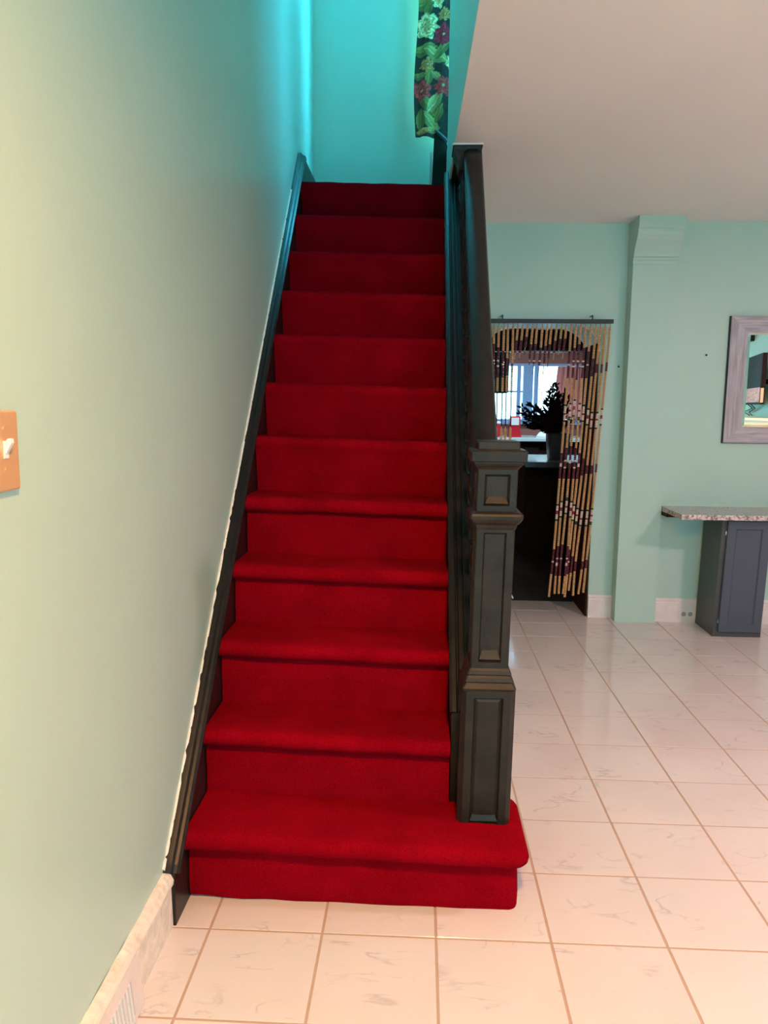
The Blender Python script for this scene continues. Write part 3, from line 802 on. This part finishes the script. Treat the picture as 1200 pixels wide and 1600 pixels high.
# ------------------------------------------------------------------ outlet, nails, switch, register, cord
ou = empty('wall_outlet', (1.785, YR-.02, .04)); tag(ou, 'double outlet set in the white baseboard beside the slate cabinet', 'outlet')
op = box('plate', 1.728, 1.846, YR-.0225, YR-.0175, .022, .092, 'white_trim', ou, .002)
for x in (1.765, 1.808):
    bm = bmesh.new(); add_tube(bm, [(x, YR-.0225, .057), (x, YR-.0245, .057)], .0155, 12); rc = from_bm('socket', bm, 'outlet_dark', op)
adopt(ou)
for x, y, z, lb in ((1.805, YR, 1.743, 'small dark nail in the green wall left of the mirror'), (1.276, YB, 1.67, 'small dark nail beside the pier near the bead curtain')):
    bm = bmesh.new(); add_tube(bm, [(x, y, z), (x, y-.010, z)], [.004, .004], 8); add_tube(bm, [(x, y-.010, z), (x, y-.013, z)], [.007, .006], 8)
    tag(from_bm('nail', bm, 'black_matte'), lb, 'nail')
sw = empty('light_switch', (XW, 1.17, 1.33)); tag(sw, 'copper toned light switch plate with white toggle on the left wall', 'light switch')
bm = bmesh.new(); add_box(bm, XW, XW+.010, 1.100, 1.230, 1.263, 1.392, .004, 3); pt = from_bm('plate', bm, 'copper_plate', sw)
for z in (1.298, 1.364):
    bm = bmesh.new(); add_tube(bm, [(XW+.010, 1.186, z), (XW+.0115, 1.186, z)], .003, 8); from_bm('screw', bm, 'copper_plate', pt)
bm = bmesh.new(); add_box(bm, XW+.010, XW+.012, 1.181, 1.194, 1.316, 1.344, .0005)
add_prism(bm, [(XW+.010, 1.324), (XW+.013, 1.324), (XW+.023, 1.341), (XW+.022, 1.348), (XW+.017, 1.348), (XW+.010, 1.340)], 1.1835, 1.1915, None, 'Y')
from_bm('toggle', bm, 'white_plastic', pt); adopt(sw)
rg = empty('floor_register', (XW+.03, 1.3, 0)); tag(rg, 'white slotted air register leaning on the left baseboard', 'air register')
def leanr(p): return Vector((p.x-.10*(p.z-.0), p.y, p.z))
bm = bmesh.new(); zs = (.004, .014, .098, .138)
x0 = XW+.042
def rb(bm, y0, y1, z0, z1, t=.006, off=0):
    vs = add_box(bm, x0-t+off, x0+off, y0, y1, z0, z1)
    for v_ in vs: v_.co = leanr(v_.co)
rb(bm, 1.08, 1.596, .100, .140); rb(bm, 1.08, 1.596, .002, .014); rb(bm, 1.545, 1.596, .014, .100); rb(bm, 1.08, 1.12, .014, .100)
rb(bm, 1.08, 1.598, .138, .143, .010, .003)
from_bm('frame', bm, 'white_trim', rg)
bm = bmesh.new(); rb(bm, 1.1, 1.58, .010, .110, .003, -.008); from_bm('back_plate', bm, 'outlet_dark', rg)
y = 1.130
while y < 1.54:
    bm = bmesh.new(); rb(bm, y, y+.009, .012, .101, .007, .002); from_bm('slat', bm, 'white_plastic', rg); y += .0165
adopt(rg)
bm = bmesh.new(); add_tube(bm, [(.262, 2.262, .98), (.268, 2.262, .92), (.272, 2.264, .865), (.290, 2.27, .83)], .0022, 6)
tag(from_bm('pale_cord', bm, 'pale_cord', smooth=True), 'short pale cord end sticking out behind the newel post', 'cord')

# ------------------------------------------------------------------ kitchen seen through the arch
KX0, KX1, KY1 = .05, 2.75, 9.6
struct(box('floor_kitchen', KX0-.1, KX1+.1, 5.49, KY1, -.1, -.002, 'kitchen_floor'), 'dark brown kitchen floor')
struct(box('ceiling_kitchen', KX0-.1, KX1+.1, 5.49, KY1+.1, 2.42, 2.52, 'kitchen_grey'))
struct(box('wall_kitchen_left', KX0-.1, KX0, 5.49, KY1, 0, 2.45, 'kitchen_wall')); struct(box('wall_kitchen_right', KX1, KX1+.1, 5.49, KY1, 0, 2.45, 'brown_jamb'))
KWX0, KWX1, KWZ0, KWZ1 = .45, 2.02, 1.225, 1.935
bm = bmesh.new()
add_box(bm, KX0-.1, KWX0, KY1, KY1+.15, 0, 2.5); add_box(bm, KWX1, KX1+.1, KY1, KY1+.15, 0, 2.5)
add_box(bm, KWX0, KWX1, KY1, KY1+.15, 0, KWZ0); add_box(bm, KWX0, KWX1, KY1, KY1+.15, KWZ1, 2.5)
struct(from_bm('wall_kitchen_back', bm, 'kitchen_wall'), 'salmon brown kitchen wall round the window')
kw = struct(empty('window_2', (1.3, KY1, KWZ0)), 'bright kitchen window with blue-grey frames')
bm = bmesh.new(); f = .05
for a in ((KWX0, KWX0+f, KWZ0, KWZ1), (KWX1-f, KWX1, KWZ0, KWZ1), (KWX0, KWX1, KWZ0, KWZ0+.03), (KWX0, KWX1, KWZ1-.03, KWZ1)):
    add_box(bm, a[0], a[1], KY1, KY1+.06, a[2], a[3])
from_bm('window_frame', bm, 'win_frame_blue', kw)
box('mullion', 1.26, 1.38, KY1-.03, KY1+.05, KWZ0, KWZ1, 'win_frame_blue', kw, .004)
box('sash_stile', 1.19, 1.235, KY1+.01, KY1+.05, KWZ0, KWZ1, 'win_frame_blue', kw); box('sash_stile', 1.40, 1.45, KY1+.01, KY1+.05, KWZ0, KWZ1, 'win_frame_blue', kw)
box('sash_rail', KWX0, 1.26, KY1+.02, KY1+.05, 1.585, 1.605, 'win_frame_blue', kw)
box('sill', KWX0-.05, KWX1+.05, KY1-.07, KY1+.02, KWZ0-.03, KWZ0, 'win_frame_blue', kw)
box('pane', KWX0+.02, 1.28, KY1+.07, KY1+.075, KWZ0, KWZ1, 'day_kitchen', kw); box('pane', 1.36, KWX1-.02, KY1+.07, KY1+.075, KWZ0, KWZ1, 'day_kitchen', kw); adopt(kw)
def cloth_panel(name, xa, xb, za, zb, yy, m, label):
    bm = bmesh.new(); G_ = []
    for j in range(9):
        G_.append([bm.verts.new((xa+(xb-xa)*i/40+.01*math.sin(j*.9+i), yy+.02*math.sin(i*.9), za+(zb-za)*j/8+(.015*math.sin(i*.7) if j == 0 else 0))) for i in range(41)])
    for j in range(8):
        for i in range(40): bm.faces.new((G_[j][i], G_[j][i+1], G_[j+1][i+1], G_[j+1][i]))
    o = from_bm(name, bm, m, None, True); s_ = o.modifiers.new('thickness', 'SOLIDIFY'); s_.thickness = .004
    return tag(o, label, 'curtain')
cloth_panel('window_curtain', 1.66, 2.04, 1.26, 1.90, KY1-.06, 'pink_curtain', 'pink curtain at the right of the kitchen window')
# upper cabinets
def upper(name, xa, xb, za, zb, label):
    t = empty(name, ((xa+xb)/2, 7.4, za)); tag(t, label, 'cabinet')
    box('body', xa, xb, 7.28, 7.6, za, zb, 'black_matte', t, .012, 3); n = max(1, round((xb-xa)/.4))
    for i in range(n):
        a = xa+(xb-xa)*i/n; d = box('door', a+.006, a+(xb-xa)/n-.006, 7.262, 7.279, za+.012, zb-.01, 'black_matte', t, .004)
    adopt(t); return t
upper('wall_cabinet', .40, .822, 1.535, 2.12, 'tall black wall cabinet at the left of the kitchen archway view')
uc = upper('wall_cabinet', .826, 2.40, 1.925, 2.12, 'long low black wall cabinet hanging above the kitchen bar')
box('light_strip', .42, 2.40, 7.255, 7.275, 1.908, 1.916, 'white_plastic', uc); adopt(uc)
# breakfast bar
br = empty('breakfast_bar', (1.5, 7.2, 0)); tag(br, 'dark brown kitchen bar with a pale shiny worktop', 'counter')
box('panel', .985, 2.3, 7.167, 7.75, 0, .895, 'dark_brown', br); 
for xa in (1.00, 1.34, 1.68, 1.96): box('panel_board', xa, xa+.33, 7.155, 7.168, .06, .84, 'dark_brown', br, .004)
wt = box('worktop', .925, 2.34, 6.70, 7.80, .895, .930, 'counter_white', br, .004)
box('worktop_edge', .923, 2.342, 6.692, 6.7005, .885, .932, 'counter_edge', wt); adopt(br)
# counter below the window and what stands on it
kc = empty('window_counter', (1.3, 9.2, 0)); tag(kc, 'dark counter with white top below the kitchen window', 'counter')
box('body', .2, 2.5, 8.75, KY1, 0, 1.02, 'dark_brown', kc); box('top', .15, 2.55, 8.70, KY1, 1.02, 1.06, 'counter_white', kc, .004)
for xa in (.25, .85, 1.45, 2.05): box('door', xa, xa+.5, 8.735, 8.751, .1, .96, 'dark_brown', kc, .004)
adopt(kc)
ra = empty('red_appliance', (1.09, 8.95, 1.06)); tag(ra, 'small red appliance with a pale window on the kitchen counter', 'appliance')
bm = bmesh.new(); add_prism(bm, [(1.02, 1.06), (1.165, 1.06), (1.145, 1.17), (1.15, 1.30), (1.03, 1.30), (1.035, 1.17)], 8.86, 9.05, None, 'Y'); from_bm('body', bm, 'red_plastic', ra)
box('window_plate', 1.045, 1.132, 8.852, 8.861, 1.20, 1.285, 'white_plastic', ra); adopt(ra)
rt_ = empty('red_bread_box', (.80, 9.0, 1.06)); tag(rt_, 'low red box partly hidden by the handrail on the kitchen counter', 'box')
box('body', .66, .93, 8.9, 9.15, 1.06, 1.21, 'red_plastic', rt_, .02, 3); box('lid', .655, .935, 8.895, 9.155, 1.21, 1.235, 'white_plastic', rt_, .008); adopt(rt_)
bm = bmesh.new()
add_lathe(bm, [(.115, 1.06), (.118, 1.07), (.105, 1.09), (.085, 1.115), (.05, 1.135), (.012, 1.142), (.012, 1.152), (.016, 1.158), (.008, 1.164)], 1.46, 8.92, 20)
tag(from_bm('dish_cover', bm, 'white_plastic', smooth=True), 'white domed dish cover on the counter below the kitchen window', 'dish cover')

# potted plant on the bar
pp = empty('potted_plant', (1.255, 7.05, .93)); tag(pp, 'maroon leafed plant in a square grey vase on the kitchen bar', 'plant')
bm = bmesh.new(); VX, VY = 1.258, 7.05; rings = []
for z, h in ((.9305, .078), (.937, .083), (1.10, .100), (1.168, .104), (1.172, .102), (1.172, .092), (1.13, .088)):
    R = []
    for k in range(28):
        a = 2*math.pi*k/28; c_, s_ = math.cos(a), math.sin(a); d = (abs(c_)**5+abs(s_)**5)**(-1/5)
        R.append(bm.verts.new((VX+h*d*c_, VY+h*d*s_, z)))
    rings.append(R)
for A, B in zip(rings, rings[1:]):
    for k in range(28): bm.faces.new((A[k], A[(k+1) % 28], B[(k+1) % 28], B[k]))
bm.faces.new(rings[0]); bm.faces.new(rings[-1])
smooth_by_angle(from_bm('vase', bm, 'vase_grey', pp), .6)
rnd = random.Random(5)
stem = bmesh.new(); leafs = []
tips = [(-.33, .19), (-.31, .25), (-.27, .14), (-.24, .20), (-.22, .27), (-.16, .22), (-.13, .14), (-.10, .30), (-.07, .16), (-.19, .09), (-.05, .40), (-.28, .09), (.02, .30), (-.02, .27), (-.30, .20), (-.26, .28), (-.20, .13), (-.15, .30), (-.17, .42), (-.10, .22), (-.06, .33), (-.03, .45), (.0, .36), (.02, .47), (.05, .28), (.08, .40), (.11, .33), (.13, .22), (.14, .12), (-.22, .06), (-.08, .10), (.06, .14), (-.12, .18), (.0, .22)]
for (dx, dz) in tips:
    dy = rnd.uniform(-.09, .09); A = Vector((VX+rnd.uniform(-.03, .03), VY+rnd.uniform(-.03, .03), 1.12)); Bq = Vector((VX-.035+dx*.93, VY+dy, 1.165+dz*.93))
    C_ = A.lerp(Bq, .5)+Vector((-dx*.2, 0, .04)); P_ = []
    for k in range(15):
        t = k/14; P_.append(A*(1-t)**2+C_*2*t*(1-t)+Bq*t*t)
    add_tube(stem, P_, [.004-.00018*k for k in range(15)], 5)
    sparse = (dx, dz) in ((-.17, .42), (-.15, .30))
    for k in range(3, 15):
        for q in range(1 if sparse else 4): leafs.append((P_[k], (P_[k]-P_[k-1]).normalized(), .026 if sparse else .054))
from_bm('stems', stem, 'stem_maroon', pp)
bm = bmesh.new()
for c, d, l in leafs:
    dd = (d+Vector((rnd.uniform(-1, 1), rnd.uniform(-.8, .8), rnd.uniform(-.6, .8)))).normalized(); s_ = dd.cross(Vector((rnd.uniform(-.4, .4), 1, rnd.uniform(-.4, .4)))).normalized()
    l *= rnd.uniform(.7, 1.2); w_ = l*.17; nn = dd.cross(s_)*.006
    a = bm.verts.new(c); b0 = bm.verts.new(c+dd*l*.45+s_*w_+nn); b1 = bm.verts.new(c+dd*l*.45-s_*w_+nn); e_ = bm.verts.new(c+dd*l); m_ = bm.verts.new(c+dd*l*.45-nn)
    bm.faces.new((a, b0, m_)); bm.faces.new((a, m_, b1)); bm.faces.new((b0, e_, m_)); bm.faces.new((m_, e_, b1))
lf = from_bm('foliage', bm, 'leaf_maroon', pp); lf['kind'] = 'stuff'; adopt(pp)

# ------------------------------------------------------------------ what the mirror shows on the right wall
tv = empty('television', (4.15, .10, 1.46)); tag(tv, 'black television on a swivel arm on the right wall, seen in the mirror', 'television')
ang = math.atan2(.71+.51, 4.0-4.3)
R3 = Matrix.Translation((4.15, .10, 1.765)) @ Matrix.Rotation(ang, 4, 'Z')
def tvbox(name, a, m, par):
    o = box(name, *a, m, par); o.data.transform(R3); return o
bd = tvbox('casing', (-.63, .63, -.05, .0, -.30, .30), 'tv_black', tv)
tvbox('screen', (-.61, .61, .0, .003, -.28, .28), 'tv_black', tv)
tvbox('painted_reflection', (-.60, .60, .003, .0045, -.275, -.10), 'tv_reflection', tv)  # pink reflection painted across the lower part of the screen
tvbox('side_label', (.630, .633, -.035, -.002, -.28, -.11), 'cream_board', bd)
box('arm', 4.16, XR-.002, .05, .12, 1.72, 1.78, 'tv_black', tv)
for dx in (-.2, -.12):
    bm = bmesh.new(); add_tube(bm, [(4.28, -.1+dx, 1.475), (4.34, -.08+dx, 1.42), (4.37, -.2+dx*2, 1.37), (4.38, -.25+dx, 1.325)], .007, 6); from_bm('cable', bm, 'cable', tv)
adopt(tv)
box_sp = box('wall_speaker', 4.30, XR-.001, -.745, -.51, 2.30, 2.386, 'black_matte', None, .004); tag(box_sp, 'small black box high on the right wall, seen in the mirror', 'speaker')
sb = empty('sideboard', (4.2, 0, 0)); tag(sb, 'cream sideboard along the right wall below the television', 'sideboard')
box('body', 4.02, XR-.004, -1.3, 1.1, .06, 1.27, 'cream_board', sb); box('top', 3.99, XR-.004, -1.33, 1.13, 1.27, 1.305, 'cream_board', sb, .004)
for ya in (-1.27, -.68, -.09, .50): box('door', 4.003, 4.021, ya, ya+.55, .1, 1.23, 'cream_board', sb, .004)
adopt(sb)

# ------------------------------------------------------------------ lamps and the added fill window behind the camera
def ceiling_lamp(x, y, r, glow, label, CEIL=CEIL):
    t = empty('ceiling_lamp', (x, y, CEIL)); tag(t, label, 'lamp')
    bm = bmesh.new(); add_lathe(bm, [(r+.02, CEIL), (r+.02, CEIL-.012), (r+.012, CEIL-.020), (r+.001, CEIL-.020), (r+.001, CEIL-.012)], x, y, 32); from_bm('ring', bm, 'white_plastic', t)
    bm = bmesh.new(); add_lathe(bm, [(r, CEIL-.0125), (r, CEIL-.016)], x, y, 32); from_bm('diffuser', bm, glow, t)
    adopt(t)
ceiling_lamp(.22, .05, .09, 'lamp_a_glow', 'flush round ceiling lamp above the foot of the hall')
ceiling_lamp(1.25, 8.05, .10, 'fill_k_glow', 'added unseen fill lamp on the kitchen ceiling behind the wall cabinets', 2.42)
ceiling_lamp(2.80, 1.7, .14, 'lamp_b_glow', 'flush round ceiling lamp above the right part of the room')
fwn = struct(empty('fill_window', (1.8, YF, .9)), 'added window-shaped fill panel behind the viewer')
bm = bmesh.new()
for a in ((1.1, 1.16, .8, 2.2), (2.44, 2.5, .8, 2.2), (1.1, 2.5, .8, .86), (1.1, 2.5, 2.14, 2.2), (1.1, 2.5, 1.48, 1.52)): add_box(bm, a[0], a[1], YF, YF+.05, a[2], a[3])
from_bm('window_frame', bm, 'white_trim', fwn); box('pane', 1.14, 2.46, YF+.012, YF+.018, .84, 2.16, 'fill_front', fwn); adopt(fwn)  # frame and glowing pane of the added fill window
